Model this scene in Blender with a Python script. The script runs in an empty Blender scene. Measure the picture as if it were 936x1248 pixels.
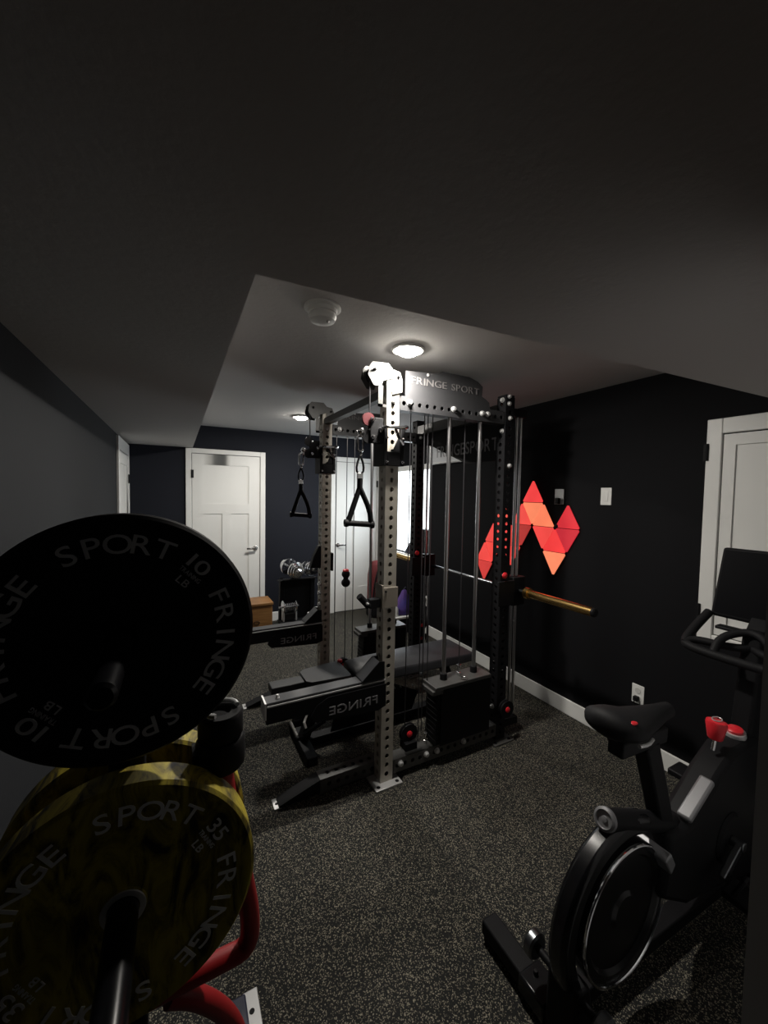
import bpy, bmesh, math, random
from mathutils import Vector, Matrix, Euler
random.seed(7)
SC = bpy.context.scene
COL = SC.collection
PI = math.pi
V = Vector

# ------------------------------------------------------------------ materials
def mat(name, col, rough=.5, metal=0., spec=.5, emit=None, estr=0., coat=0.):
    m = bpy.data.materials.new(name); m.use_nodes = True
    b = m.node_tree.nodes['Principled BSDF']
    b.inputs['Base Color'].default_value = (*col, 1)
    b.inputs['Roughness'].default_value = rough
    b.inputs['Metallic'].default_value = metal
    b.inputs['Specular IOR Level'].default_value = spec
    b.inputs['Coat Weight'].default_value = coat
    if emit:
        b.inputs['Emission Color'].default_value = (*emit, 1)
        b.inputs['Emission Strength'].default_value = estr
    return m

def tex(m, kind, scale, stops, bump=0., stretch=(1, 1, 1), detail=2., distort=0., rough_in=.5):
    """drive the base colour of m from a procedural texture in object space"""
    nt = m.node_tree; n = nt.nodes; l = nt.links; b = n['Principled BSDF']
    tc = n.new('ShaderNodeTexCoord'); mp = n.new('ShaderNodeMapping')
    mp.inputs['Scale'].default_value = stretch
    l.new(tc.outputs['Object'], mp.inputs['Vector'])
    if kind == 'noise':
        t = n.new('ShaderNodeTexNoise'); t.inputs['Scale'].default_value = scale
        t.inputs['Detail'].default_value = detail; t.inputs['Distortion'].default_value = distort
        t.inputs['Roughness'].default_value = rough_in
        out = t.outputs['Fac']
    else:
        t = n.new('ShaderNodeTexVoronoi'); t.inputs['Scale'].default_value = scale
        out = t.outputs['Color']
    l.new(mp.outputs['Vector'], t.inputs['Vector'])
    if stops:
        r = n.new('ShaderNodeValToRGB'); cr = r.color_ramp
        while len(cr.elements) < len(stops): cr.elements.new(.5)
        for e, (p, c) in zip(cr.elements, stops): e.position = p; e.color = (*c, 1)
        if kind == 'voronoi':
            sp = n.new('ShaderNodeSeparateColor'); l.new(out, sp.inputs['Color']); out = sp.outputs['Red']
        l.new(out, r.inputs['Fac']); l.new(r.outputs['Color'], b.inputs['Base Color'])
    if bump:
        bp = n.new('ShaderNodeBump'); bp.inputs['Strength'].default_value = bump; bp.inputs['Distance'].default_value = .004
        l.new(out, bp.inputs['Height']); l.new(bp.outputs['Normal'], b.inputs['Normal'])
    return m

M = {}
M['wall'] = tex(mat('charcoal_wall_paint', (.017, .0185, .0215), .7, spec=.18), 'noise', 60, None, .08)
M['wallback'] = tex(mat('blue_black_wall_paint', (.0125, .014, .020), .7, spec=.15), 'noise', 60, None, .08)
M['ceil'] = tex(mat('ceiling_paint', (.42, .41, .40), .85, spec=.2), 'noise', 45, None, .25, detail=5)
M['white'] = mat('white_trim_paint', (.74, .74, .72), .4)
M['plaster'] = mat('pale_unit', (.55, .56, .58), .5)
M['floor'] = tex(mat('speckled_rubber', (.03, .03, .03), .85, spec=.2), 'voronoi', 330,
                 [(0., (.010, .010, .010)), (.78, (.013, .013, .0125)), (.80, (.085, .077, .058)), (1., (.25, .23, .18))], .12)
M['rack'] = tex(mat('rack_powder_coat', (.050, .049, .047), .42, spec=.5), 'noise', 420, None, .12)
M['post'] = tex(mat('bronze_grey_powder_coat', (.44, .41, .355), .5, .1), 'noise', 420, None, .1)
M['wallright'] = tex(mat('black_accent_wall_paint', (.007, .007, .0082), .75, spec=.1), 'noise', 60, None, .08)
M['plate'] = mat('sign_plate_coat', (.028, .028, .030), .5)
M['black'] = mat('black_satin', (.005, .005, .006), .6, spec=.18)
M['blackgloss'] = mat('black_gloss', (.005, .005, .006), .25, spec=.4)
M['rubber'] = mat('black_rubber', (.007, .007, .008), .65, spec=.18)
M['vinyl'] = tex(mat('charcoal_vinyl', (.028, .029, .033), .5, spec=.4), 'noise', 260, None, .15)
M['steel'] = mat('bright_steel', (.72, .72, .72), .22, 1.)
M['zinc'] = mat('zinc_plate', (.55, .55, .55), .45, .6)
M['chrome'] = mat('chrome', (.8, .8, .82), .12, 1.)
M['rod'] = mat('satin_rod', (.55, .55, .56), .28, 1.)
M['cable'] = mat('cable_jacket', (.02, .02, .022), .35)
M['gold'] = mat('gold_sleeve', (.85, .56, .20), .24, 1.)
M['red'] = mat('red_plastic', (.62, .02, .03), .35)
M['dullgrey'] = mat('dull_grey_trim', (.24, .24, .25), .4, .5)
M['hookpad'] = mat('tan_grey_pad', (.26, .23, .19), .55)
M['darkred'] = mat('dark_red_plastic', (.07, .006, .009), .45)
M['redtube'] = mat('red_powder_coat', (.26, .008, .010), .45)
M['letter'] = mat('grey_lettering', (.5, .5, .5), .6)
M['dimletter'] = mat('dull_steel_lettering', (.10, .095, .095), .5)
M['darkrod'] = mat('dark_steel', (.20, .21, .22), .3, 1.)
M['letterlight'] = mat('pale_lettering', (.72, .72, .70), .6)
M['cutletter'] = mat('steel_lettering', (.25, .25, .26), .5)
M['yellow'] = tex(mat('yellow_marbled_rubber', (.4, .33, .03), .6, spec=.35), 'noise', 7,
                  [(0., (.01, .01, .008)), (.36, (.025, .02, .008)), (.44, (.17, .13, .012)), (.56, (.36, .29, .025)), (1., (.52, .42, .05))],
                  0., (2.6, 1., .9), 6., 2.2, .6)
M['wood'] = tex(mat('birch_ply', (.5, .3, .12), .5), 'noise', 6, [(0., (.10, .045, .014)), (.5, (.26, .125, .04)), (1., (.36, .20, .075))], 0., (1, 1, 9))
M['palewood'] = mat('pale_wood', (.45, .38, .25), .5)
M['navy'] = mat('navy_coat', (.015, .017, .035), .5)
M['bluecloth'] = tex(mat('blue_purple_cloth', (.05, .04, .3), .8), 'noise', 9, [(0., (.015, .03, .22)), (.5, (.06, .03, .18)), (1., (.16, .06, .17))])
M['redcloth'] = mat('dark_red_cloth', (.10, .008, .010), .8)
M['screen'] = mat('dark_screen', (.002, .002, .003), .5, spec=.04)
M['lens'] = mat('lamp_lens', (1, 1, 1), .5, emit=(1, .95, .86), estr=200)
M['day'] = mat('daylit_pane', (.9, .95, 1), .5, emit=(.90, .97, 1.), estr=3.4)
M['smoke'] = mat('detector_plastic', (.55, .55, .53), .5)

# ------------------------------------------------------------------ mesh builder
class S:
    def __init__(s): s.bm = bmesh.new()
    def box(s, x0, x1, y0, y1, z0, z1):
        v = [s.bm.verts.new((x, y, z)) for z in (z0, z1) for y in (y0, y1) for x in (x0, x1)]
        for f in ((0, 2, 3, 1), (4, 5, 7, 6), (0, 1, 5, 4), (2, 6, 7, 3), (0, 4, 6, 2), (1, 3, 7, 5)):
            s.bm.faces.new([v[i] for i in f])
        return s
    def obox(s, c, size, rot=(0, 0, 0)):
        R = Euler(rot).to_matrix(); c = V(c); h = V(size) / 2
        v = [s.bm.verts.new(c + R @ V((sx*h.x, sy*h.y, sz*h.z))) for sz in (-1, 1) for sy in (-1, 1) for sx in (-1, 1)]
        for f in ((0, 2, 3, 1), (4, 5, 7, 6), (0, 1, 5, 4), (2, 6, 7, 3), (0, 4, 6, 2), (1, 3, 7, 5)):
            s.bm.faces.new([v[i] for i in f])
        return s
    def bar(s, p0, p1, w, h, up=(0, 0, 1)):
        """rectangular bar from p0 to p1, w across, h along up"""
        p0, p1 = V(p0), V(p1); d = (p1-p0).normalized(); a = d.cross(V(up)).normalized(); b = a.cross(d)
        r = []
        for p in (p0, p1): r.append([s.bm.verts.new(p + a*w/2*i + b*h/2*j) for i, j in ((-1, -1), (1, -1), (1, 1), (-1, 1))])
        s.bm.faces.new(r[0]); s.bm.faces.new(r[1][::-1])
        for i in range(4): s.bm.faces.new((r[0][i], r[1][i], r[1][(i+1) % 4], r[0][(i+1) % 4]))
        return s
    def rings(s, rings, cap=True, closed=False):
        n = len(rings[0]); m = len(rings)
        for i in range(m if closed else m-1):
            a, b = rings[i], rings[(i+1) % m]
            for j in range(n): s.bm.faces.new((a[j], a[(j+1) % n], b[(j+1) % n], b[j]))
        if cap and not closed:
            s.bm.faces.new(rings[0][::-1]); s.bm.faces.new(rings[-1])
    def tube(s, pts, r, n=12, smooth=0, closed=False, flat=1.):
        P = [V(p) for p in pts]
        for _ in range(smooth):
            Q = [] if closed else [P[0]]
            k = len(P)
            for i in range(k if closed else k-1):
                a, b = P[i], P[(i+1) % k]; Q += [a*.75+b*.25, a*.25+b*.75]
            if not closed: Q.append(P[-1])
            P = Q
        rr = r if callable(r) else (lambda t: r)
        k = len(P); d0 = (P[1]-P[0]).normalized()
        u = d0.orthogonal().normalized(); rings = []; prev = d0
        for i in range(k):
            if closed: d = (P[(i+1) % k]-P[i-1]).normalized()
            elif i == 0: d = d0
            elif i == k-1: d = (P[-1]-P[-2]).normalized()
            else: d = ((P[i+1]-P[i]).normalized()+(P[i]-P[i-1]).normalized()).normalized()
            u = prev.rotation_difference(d) @ u; prev = d; w = d.cross(u)
            R = rr(i/(k-1))
            rings.append([s.bm.verts.new(P[i]+(u*math.cos(2*PI*j/n)*flat+w*math.sin(2*PI*j/n))*R) for j in range(n)])
        s.rings(rings, True, closed)
        return s
    def cyl(s, p0, p1, r, n=20, r1=None):
        r1 = r if r1 is None else r1
        return s.tube([p0, p1], lambda t: r+(r1-r)*t, n)
    def lathe(s, prof, o, axis, n=32, cap=True):
        """prof = [(radius, height along axis)]"""
        o = V(o); d = V(axis).normalized(); u = d.orthogonal().normalized(); w = d.cross(u)
        rg = [[s.bm.verts.new(o+d*h+(u*math.cos(2*PI*j/n)+w*math.sin(2*PI*j/n))*r) for j in range(n)] for r, h in prof]
        s.rings(rg, cap)
        return s
    def ball(s, c, r, sc=(1, 1, 1), n=16):
        m = Matrix.Translation(c) @ Matrix.Diagonal((*sc, 1))
        bmesh.ops.create_uvsphere(s.bm, u_segments=n, v_segments=max(6, n//2), radius=r, matrix=m)
        return s
    def prism(s, pts, vec):
        vec = V(vec); a = [s.bm.verts.new(V(p)) for p in pts]; b = [s.bm.verts.new(V(p)+vec) for p in pts]
        s.bm.faces.new(a[::-1]); s.bm.faces.new(b); n = len(a)
        for i in range(n): s.bm.faces.new((a[i], a[(i+1) % n], b[(i+1) % n], b[i]))
        return s
    def holed(s, p0, axis, length, a, b, wa, wb, hole=.0125, pitch=.0508, faces='abcd', wall=.005):
        """square tube with a row of round holes down every listed face; p0 = centre of one end"""
        p0, d, a, b = V(p0), V(axis).normalized(), V(a).normalized(), V(b).normalized()
        n = max(1, int(length/pitch)); m0 = (length-n*pitch)/2
        for key, (nrm, tan, off, half) in dict(a=(a, b, wa/2, wb/2), b=(b, a, wb/2, wa/2), c=(-a, b, wa/2, wb/2), d=(-b, a, wb/2, wa/2)).items():
            base = p0+nrm*off
            def P(t, q, depth=0.): return s.bm.verts.new(base+d*t+tan*q-nrm*depth)
            def quad(t0, t1): s.bm.faces.new((P(t0, -half), P(t1, -half), P(t1, half), P(t0, half)))
            if key not in faces: quad(0, length); continue
            if m0 > 1e-4: quad(0, m0); quad(length-m0, length)
            for i in range(n):
                c = m0+pitch*(i+.5); out = []; inn = []; rim = []
                for j in range(16):
                    t = 2*PI*j/16; ct, st = math.cos(t), math.sin(t); k = 1/max(abs(ct), abs(st))
                    out.append(P(c+ct*k*pitch/2, st*k*half)); inn.append(P(c+ct*hole, st*hole)); rim.append(P(c+ct*hole, st*hole, wall))
                for j in range(16):
                    e = (j+1) % 16
                    s.bm.faces.new((out[j], out[e], inn[e], inn[j])); s.bm.faces.new((inn[j], inn[e], rim[e], rim[j]))
        bmesh.ops.remove_doubles(s.bm, verts=s.bm.verts, dist=1e-5)
        for o in (0, length):
            s.bm.faces.new([s.bm.verts.new(p0+d*o+a*wa/2*i+b*wb/2*j) for i, j in ((-1, -1), (1, -1), (1, 1), (-1, 1))])
        return s
    def build(s, name, m, parent=None, bevel=0., ang=35, recalc=True, sub=0):
        if recalc: bmesh.ops.recalc_face_normals(s.bm, faces=s.bm.faces)
        me = bpy.data.meshes.new(name); s.bm.to_mesh(me); s.bm.free()
        xs = [v.co for v in me.vertices]
        lo = V([min(v[i] for v in xs) for i in range(3)]); hi = V([max(v[i] for v in xs) for i in range(3)])
        c = V(((lo.x+hi.x)/2, (lo.y+hi.y)/2, lo.z))
        me.transform(Matrix.Translation(-c))
        for p in me.polygons: p.use_smooth = True
        me.set_sharp_from_angle(angle=math.radians(ang))
        me.materials.append(M[m] if isinstance(m, str) else m)
        o = bpy.data.objects.new(name, me); COL.objects.link(o); o.location = c
        if parent is not None:
            o.parent = parent; o.matrix_parent_inverse = wm(parent).inverted()
        if bevel:
            b = o.modifiers.new('bevel', 'BEVEL'); b.width = bevel; b.segments = 2; b.limit_method = 'ANGLE'; b.angle_limit = math.radians(40)
        if sub:
            q = o.modifiers.new('sub', 'SUBSURF'); q.levels = q.render_levels = sub
        return o

def wm(o):
    m = Matrix.LocRotScale(o.location, o.rotation_euler, o.scale)
    return m if o.parent is None else wm(o.parent) @ o.matrix_parent_inverse @ m
def tag(o, label, cat, group=None):
    o['label'] = label; o['category'] = cat
    if group: o['group'] = group
    return o
def thing(name, loc, label, cat, group=None):
    o = bpy.data.objects.new(name, None); COL.objects.link(o); o.location = loc; o.empty_display_size = .05
    return tag(o, label, cat, group)
def struct(o): o['kind'] = 'structure'; return o
def copy_thing(o, delta, label, group=None):
    r = o.copy(); COL.objects.link(r); r.location = o.location+V(delta); r['label'] = label
    def kids(a, b):
        for ch in [x for x in COL.objects if x.parent == a]:
            c = ch.copy(); COL.objects.link(c); c.parent = b; kids(ch, c)
    kids(o, r)
    if group: r['group'] = group; o['group'] = group
    return r

# ------------------------------------------------------------------ lettering
GL = {}
def glyph(ch):
    if ch not in GL:
        cu = bpy.data.curves.new('glyph', 'FONT'); cu.body = ch; cu.size = 1; cu.extrude = .5; cu.offset = .004; cu.resolution_u = 4
        o = bpy.data.objects.new('glyph', cu); COL.objects.link(o)
        me = o.to_mesh(); vs = [v.co.copy() for v in me.vertices]; fs = [tuple(p.vertices) for p in me.polygons]
        o.to_mesh_clear(); bpy.data.objects.remove(o); bpy.data.curves.remove(cu)
        x0 = min(v.x for v in vs); x1 = max(v.x for v in vs)
        GL[ch] = ([V((v.x-(x0+x1)/2, v.y, v.z)) for v in vs], fs, x1-x0)
    return GL[ch]
def put(s, ch, pos, xd, yd, nd, sx, sy, dep):
    vs, fs, w = glyph(ch)
    b = [s.bm.verts.new(pos+xd*(v.x*sx)+yd*(v.y*sy)+nd*(v.z*dep)) for v in vs]
    for f in fs:
        try: s.bm.faces.new([b[i] for i in f])
        except ValueError: pass
def line(s, text, pos, xd, yd, nd, size, width, dep=.002):
    """text laid along xd from pos, stretched to the given width"""
    xd, yd, nd, pos = V(xd), V(yd), V(nd), V(pos)
    gap = .12; tot = sum((glyph(c)[2] if c != ' ' else .3)+gap for c in text)-gap
    k = width/tot; x = 0
    for c in text:
        if c == ' ': x += (.3+gap)*k; continue
        w = glyph(c)[2]; put(s, c, pos+xd*(x+w*k/2), xd, yd, nd, k, size, dep); x += (w+gap)*k
def arc(s, text, c, r, mid, step, size, stretch=1.25, dep=.0016):
    """letters round a circle in the XZ plane, facing -Y, read clockwise; angles in degrees"""
    n = len(text)
    for i, ch in enumerate(text):
        if ch == ' ': continue
        a = math.radians(mid+step*((n-1)/2-i)); u = V((math.cos(a), 0, math.sin(a))); x = V((math.sin(a), 0, -math.cos(a)))
        put(s, ch, V(c)+u*r, x, u, V((0, -1, 0)), size*stretch, size, dep)

# ------------------------------------------------------------------ the room
XL, XR, YB, YF = -.46, 2.554, 4.9, -1.5
ZB, ZC, ZT = 2.093, 2.35, 2.45
struct(S().box(XL-.1, XR+.4, YF-.1, YB+.1, -.1, 0).build('floor', 'floor'))
s = S()
s.box(.16, XR+.1, .70, YB+.1, ZC, ZT)
s.box(XL-.1, .16, YF-.1, YB+.1, ZB, ZT)
s.prism([(.16, YF-.1, ZB), (XR+.1, YF-.1, ZB), (XR+.1, .79, ZB), (.16, .938, ZB)], (0, 0, ZT-ZB))
struct(s.build('ceiling', 'ceil'))
s = S(); s.box(XL-.1, XL, YF-.1, 4.06, 0, ZB).box(XL-.1, XL, 4.06, YB+.1, 2.08, ZB).box(XL-.1, XL, YB-.0, YB+.1, 0, 2.08)
struct(s.build('wall_left', 'wall'))
struct(S().box(XL-.1, XR+.4, YB, YB+.1, 0, ZC+.02).build('wall_back', 'wallback'))
W0, W1, WZ0, WZ1 = 3.683, 4.56, .87, 1.933
s = S(); s.box(XR, XR+.1, .12, W0, 0, ZC+.02).box(XR, XR+.1, W1, YB, 0, ZC+.02).box(XR, XR+.1, W0, W1, 0, WZ0).box(XR, XR+.1, W0, W1, WZ1, ZC+.02)
struct(s.build('wall_right', 'wallright'))
struct(S().box(XL-.1, XR+.4, YF-.1, YF, 0, ZB).build('wall_front', 'wall'))
struct(S().box(.945, XR+.1, .10, .29, 0, ZB).build('wall_near', 'plaster'))
# baseboards
struct(S().box(XR-.015, XR, .29, YB, 0, .112).build('baseboard_right', 'white', bevel=.004))
struct(S().box(.958, 1.795, YB-.015, YB, 0, .112).build('baseboard_back', 'white', bevel=.004))

# window: deep reveal, trim, glass
WIN = struct(S().box(XR+.085, XR+.095, W0, W1, WZ0, WZ1).build('window_1', 'day'))
s = S()
s.box(XR-.012, XR+.085, W0-.012, W0, WZ0-.03, WZ1+.035).box(XR-.012, XR+.085, W1, W1+.03, WZ0-.03, WZ1+.035).box(XR-.012, XR+.085, W0, W1, WZ1-.03, WZ1+.035)
s.build('window_frame', 'white', WIN, bevel=.003)
S().box(XR-.03, XR+.085, W0, W1, WZ0-.03, WZ0).build('window_sill', 'white', WIN, bevel=.004)

def door(name, T, u0, u1, top, cas, zc, panels, handle=None, hinge=(), slab='white', z0=.01):
    """T maps (u across, n out of the wall, z); slab with sunk panels, casing, lever and hinges"""
    def bx(s, a, b, n0, n1, z0, z1): s.prism([T(a, n0, z0), T(b, n0, z0), T(b, n0, z1), T(a, n0, z1)], T(0, n1, 0)-T(0, n0, 0))
    s = S(); bx(s, u0, u1, .000, .004, z0, top)
    us = sorted({u0, u1, *[p[0] for p in panels], *[p[1] for p in panels]}); zs = sorted({z0, top, *[p[2] for p in panels], *[p[3] for p in panels]})
    for i in range(len(us)-1):
        for j in range(len(zs)-1):
            cu, cz = (us[i]+us[i+1])/2, (zs[j]+zs[j+1])/2
            if not any(p[0] < cu < p[1] and p[2] < cz < p[3] for p in panels): bx(s, us[i], us[i+1], .004, .013, zs[j], zs[j+1])
    bmesh.ops.remove_doubles(s.bm, verts=s.bm.verts, dist=1e-5)
    d = struct(s.build(name, slab))
    s = S()
    zb = 0 if z0 < .02 else z0-.008-cas*.45
    bx(s, u0-.008-cas, u0-.006, .0, .022, zb, zc); bx(s, u1+.006, u1+.008+cas, .0, .022, zb, zc)
    if zb: bx(s, u0-.006, u1+.006, .0, .022, zb, z0-.006)
    bx(s, u0-.006, u1+.006, .0, .022, top+.006, zc)
    s.build('door_casing', 'white', d, bevel=.004)
    if handle:
        hu, hz, sgn = handle
        h = S(); h.cyl(T(hu, .013, hz), T(hu, .022, hz), .028, 24); h.cyl(T(hu, .02, hz), T(hu, .06, hz), .011)
        h.bar(T(hu-.008*sgn, .058, hz), T(hu+.105*sgn, .058, hz), .014, .02)
        h.build('door_handle', 'steel', d, bevel=.002)
    for hu, hz in hinge:
        h = S(); h.cyl(T(hu, .026, hz-.045), T(hu, .026, hz+.045), .007, 10); bx(h, hu-.006, hu+.018, .02, .024, hz-.045, hz+.045)
        h.build('hinge', 'black', d)
    return d
TB = lambda u, n, z: V((u, YB-n, z))
TR = lambda u, n, z: V((XR-n, u, z))
TL = lambda u, n, z: V((XL+n, u, z))
door('door_1', TB, .153, .889, 2.028, .057, 2.088, [(.262, .762, 1.464, 1.910), (.265, .466, .25, 1.348), (.559, .762, .25, 1.348)], (.838, .93, -1), [(.150, 1.80)])
door('door_2', TB, 1.868, 2.474, 2.028, .058, 2.095, [(1.955, 2.39, 1.464, 1.930), (1.955, 2.128, .33, 1.348), (2.215, 2.39, .33, 1.348)], (1.905, .918, 1), [(2.475, 1.75), (2.475, .3)])
door('door_3', TR, .36, .985, 1.948, .066, 2.034, [(.41, .935, .945, 1.89)], None, [(1.052, 1.86), (1.052, .99)], z0=.885)
door('door_4', TL, 4.14, 4.82, 1.955, .07, 2.075, [(4.25, 4.70, 1.3, 1.85), (4.25, 4.70, .2, 1.2)], None, [(4.80, 1.72)])

# ------------------------------------------------------------------ ceiling fittings
LAMPS = ((1.05, 1.74, 'closest ceiling downlight, shining right above the rack post with the bright pulley bracket'),
         (1.075, 3.77, 'smaller looking recessed downlight farther back, near the panelled white door'))
for x, y, lab in LAMPS:
    t = thing('ceiling_downlight', (x, y, ZC), lab, 'ceiling light', 'recessed ceiling lights')
    S().lathe([(.056, 0), (.082, 0), (.084, -.006), (.078, -.014), (.056, -.014)], (x, y, ZC), (0, 0, 1), 40, False).build('trim_ring', 'white', t)
    S().lathe([(.057, -.002), (.057, -.010), (.052, -.022), (.038, -.031), (.018, -.036), (.001, -.037)], (x, y, ZC), (0, 0, 1), 40).build('lens', 'lens', t)
t = thing('smoke_detector', (.522, 1.537, ZC), 'round white smoke detector on the ceiling left of the closest downlight', 'smoke detector')
S().lathe([(.001, 0), (.073, 0), (.074, -.008), (.066, -.012), (.001, -.012)], (.522, 1.537, ZC), (0, 0, 1), 40).build('mounting_plate', 'smoke', t)
s = S().lathe([(.060, -.012), (.058, -.026), (.052, -.028), (.052, -.036), (.056, -.038), (.050, -.054), (.030, -.062), (.001, -.063)], (.522, 1.537, ZC), (0, 0, 1), 40)
s.build('housing', 'smoke', t)
S().ball((.535, 1.51, ZC-.063), .006).build('test_button', 'zinc', t)

# ------------------------------------------------------------------ wall lights: seventeen triangular panels clipped together
HX = XR
HS, HH = .108, .1868
def tri_centre(u, row, up):
    z1 = 1.747-row*HH; z0 = z1-HH
    return [(u, z1), (u-HS, z0), (u+HS, z0)] if up else [(u, z0), (u+HS, z1), (u-HS, z1)]
TR_LIST = [(2.22, 0, 1, (.88, .055, .055)), (2.22, 1, 0, (.98, .25, .12)), (2.112, 1, 1, (.98, .23, .11)), (2.328, 1, 1, (.85, .075, .06)),
           (1.896, 1, 1, (.60, .018, .03)), (2.544, 1, 1, (.80, .09, .06)), (2.112, 2, 0, (.88, .07, .06)), (2.004, 2, 1, (.88, .045, .045)),
           (1.896, 2, 0, (.50, .015, .03)), (2.328, 2, 0, (.42, .035, .03)), (2.544, 2, 0, (.78, .06, .05)), (2.652, 2, 1, (.78, .06, .05)),
           (2.004, 3, 0, (1., .27, .13)), (2.652, 3, 0, (.82, .06, .045)), (2.76, 3, 1, (.80, .06, .05)), (2.436, 3, 0, (.72, .05, .04)), (2.436, 2, 1, (.55, .04, .03)),
           (2.76, 4, 0, (.55, .04, .035))]
t = thing('wall_light', (HX, 2.3, .8), 'zigzag cluster of glowing red and orange triangles on the dark right wall', 'wall light')
for u, row, up, c in TR_LIST:
    p = tri_centre(u, row, up); g = V((0, sum(q[0] for q in p)/3, sum(q[1] for q in p)/3))
    pts = []
    for q in p:                                    # gap between panels and blunted corners
        a = V((0, q[0], q[1])); pts.append(g+(a-g)*.965)
    cut = []
    for i in range(3):
        a, b, cc = pts[i], pts[i-1], pts[(i+1) % 3]
        cut += [a+(b-a)*.06, a+(cc-a)*.06]
    fr = S().prism([(HX-.006, q.y, q.z) for q in cut], (.006, 0, 0))
    o = fr.build('panel_base', 'black', t)
    mm = mat('glowing_panel', (.25, .02, .02), .5, emit=c, estr=1.0)
    nt = mm.node_tree; tc = nt.nodes.new('ShaderNodeTexCoord'); nz = nt.nodes.new('ShaderNodeTexNoise'); nz.inputs['Scale'].default_value = 5
    mr = nt.nodes.new('ShaderNodeMapRange'); mr.inputs['To Min'].default_value = .72; mr.inputs['To Max'].default_value = 1.28
    nt.links.new(tc.outputs['Object'], nz.inputs['Vector']); nt.links.new(nz.outputs['Fac'], mr.inputs['Value'])
    nt.links.new(mr.outputs['Result'], nt.nodes['Principled BSDF'].inputs['Emission Strength'])
    S().prism([(HX-.014, q.y, q.z) for q in cut], (.008, 0, 0)).build('light_panel', mm, t, bevel=.0015)
S().lathe([(.017, 0), (.017, .012), (.012, .014), (.001, .014)], (HX-.003, 1.99, 1.385), (-1, 0, 0), 20).build('control_puck', 'black', t)

# switch plates and outlets on the right wall
def plate(name, y, z, w, h, m, label, cat):
    t = thing(name, (XR, y, z), label, cat)
    S().box(XR-.006, XR, y-w/2, y+w/2, z-h/2, z+h/2).build('cover_plate', m, t, bevel=.002)
    return t
t = plate('switch_plate', 1.979, 1.61, .078, .115, 'zinc', 'dark grey wall plate with a black plug behind the red triangles', 'switch')
S().box(XR-.035, XR-.006, 1.965, 1.995, 1.555, 1.60).build('plug', 'black', t, bevel=.004)
t = plate('light_switch', 1.616, 1.616, .074, .116, 'white', 'white rocker light switch alone on the dark right wall', 'switch')
S().box(XR-.010, XR-.006, 1.60, 1.632, 1.583, 1.649).build('rocker', 'white', t, bevel=.001)
def outlet(y, z, label, plugz):
    t = plate('wall_outlet', y, z, .072, .118, 'white', label, 'outlet')
    for k in (-1, 1):
        S().lathe([(.017, 0), (.017, .003), (.001, .003)], (XR-.006, y, z+k*.024), (-1, 0, 0), 20).build('socket', 'smoke', t)
    s = S().box(XR-.035, XR-.009, y-.012, y+.014, z+plugz-.014, z+plugz+.014)
    s.tube([(XR-.034, y, z+plugz), (XR-.05, y, z+plugz-.02), (XR-.03, y-.01, z+plugz-.1), (XR-.012, y-.02, .2)], .004, 8, 2)
    s.build('plug', 'black', t, bevel=.002)
outlet(1.356, .378, 'white wall outlet with a black plug, above the bike saddle', -.024)
outlet(3.715, .378, 'white wall outlet partly hidden behind the far rack post under the window', .02)
t = thing('wall_unit', (XR, 3.35, 1.945), 'pale box-shaped unit high on the wall behind the sign panel, beside the window', 'wall unit')
S().box(XR-.05, XR, 3.0, 3.66, 1.945, 2.2).build('housing', 'plaster', t, bevel=.012)
S().box(XR-.052, XR-.05, 3.02, 3.64, 1.955, 1.963).build('lower_lip', 'white', t)

# ------------------------------------------------------------------ power rack with two weight stacks and a guided bar carriage
XA, XD = 1.02, 1.87           # left posts, right posts (centres)
YA, YC = 1.872, 2.90          # near posts, far posts
PW, PH = .0762, 2.235
rack = thing('power_rack', ((XA+XD)/2, (YA+YC)/2, 0), 'black perforated steel power rack with cable pulleys filling the room centre', 'power rack')
posts = [(XA, YA), (XD, YA), (XA, YC), (XD, YC)]
def bolt(p, ax, r=.0175, m='zinc', par=None):
    s = S(); p = V(p); a = V(ax)
    s.lathe([(r, 0), (r, .003), (r*.78, .003), (r*.78, .012), (r*.55, .016), (.001, .0165)], p, a, 6*3)
    return s.build('bolt', m, par or rack)
for x, y in posts:
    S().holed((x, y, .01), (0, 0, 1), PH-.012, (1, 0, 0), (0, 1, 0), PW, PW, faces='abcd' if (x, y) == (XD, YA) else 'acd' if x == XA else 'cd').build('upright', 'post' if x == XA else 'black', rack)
    s = S().box(x-PW/2, x+PW/2, y-PW/2, y+PW/2, PH, PH+.012); s.build('post_cap', 'black', rack, bevel=.004)
    fp = S().box(x-.085, x+.08, y-.083, y+.05, 0, .01)
    f = fp.build('foot_plate', 'zinc' if (x, y) == (XA, YA) else 'rack', rack, bevel=.002)
    for q in (-.06, .056): S().cyl((x+q, y-.06, .0095), (x+q, y-.06, .0105), .011, 14).build('plate_hole', 'black', f)
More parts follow.
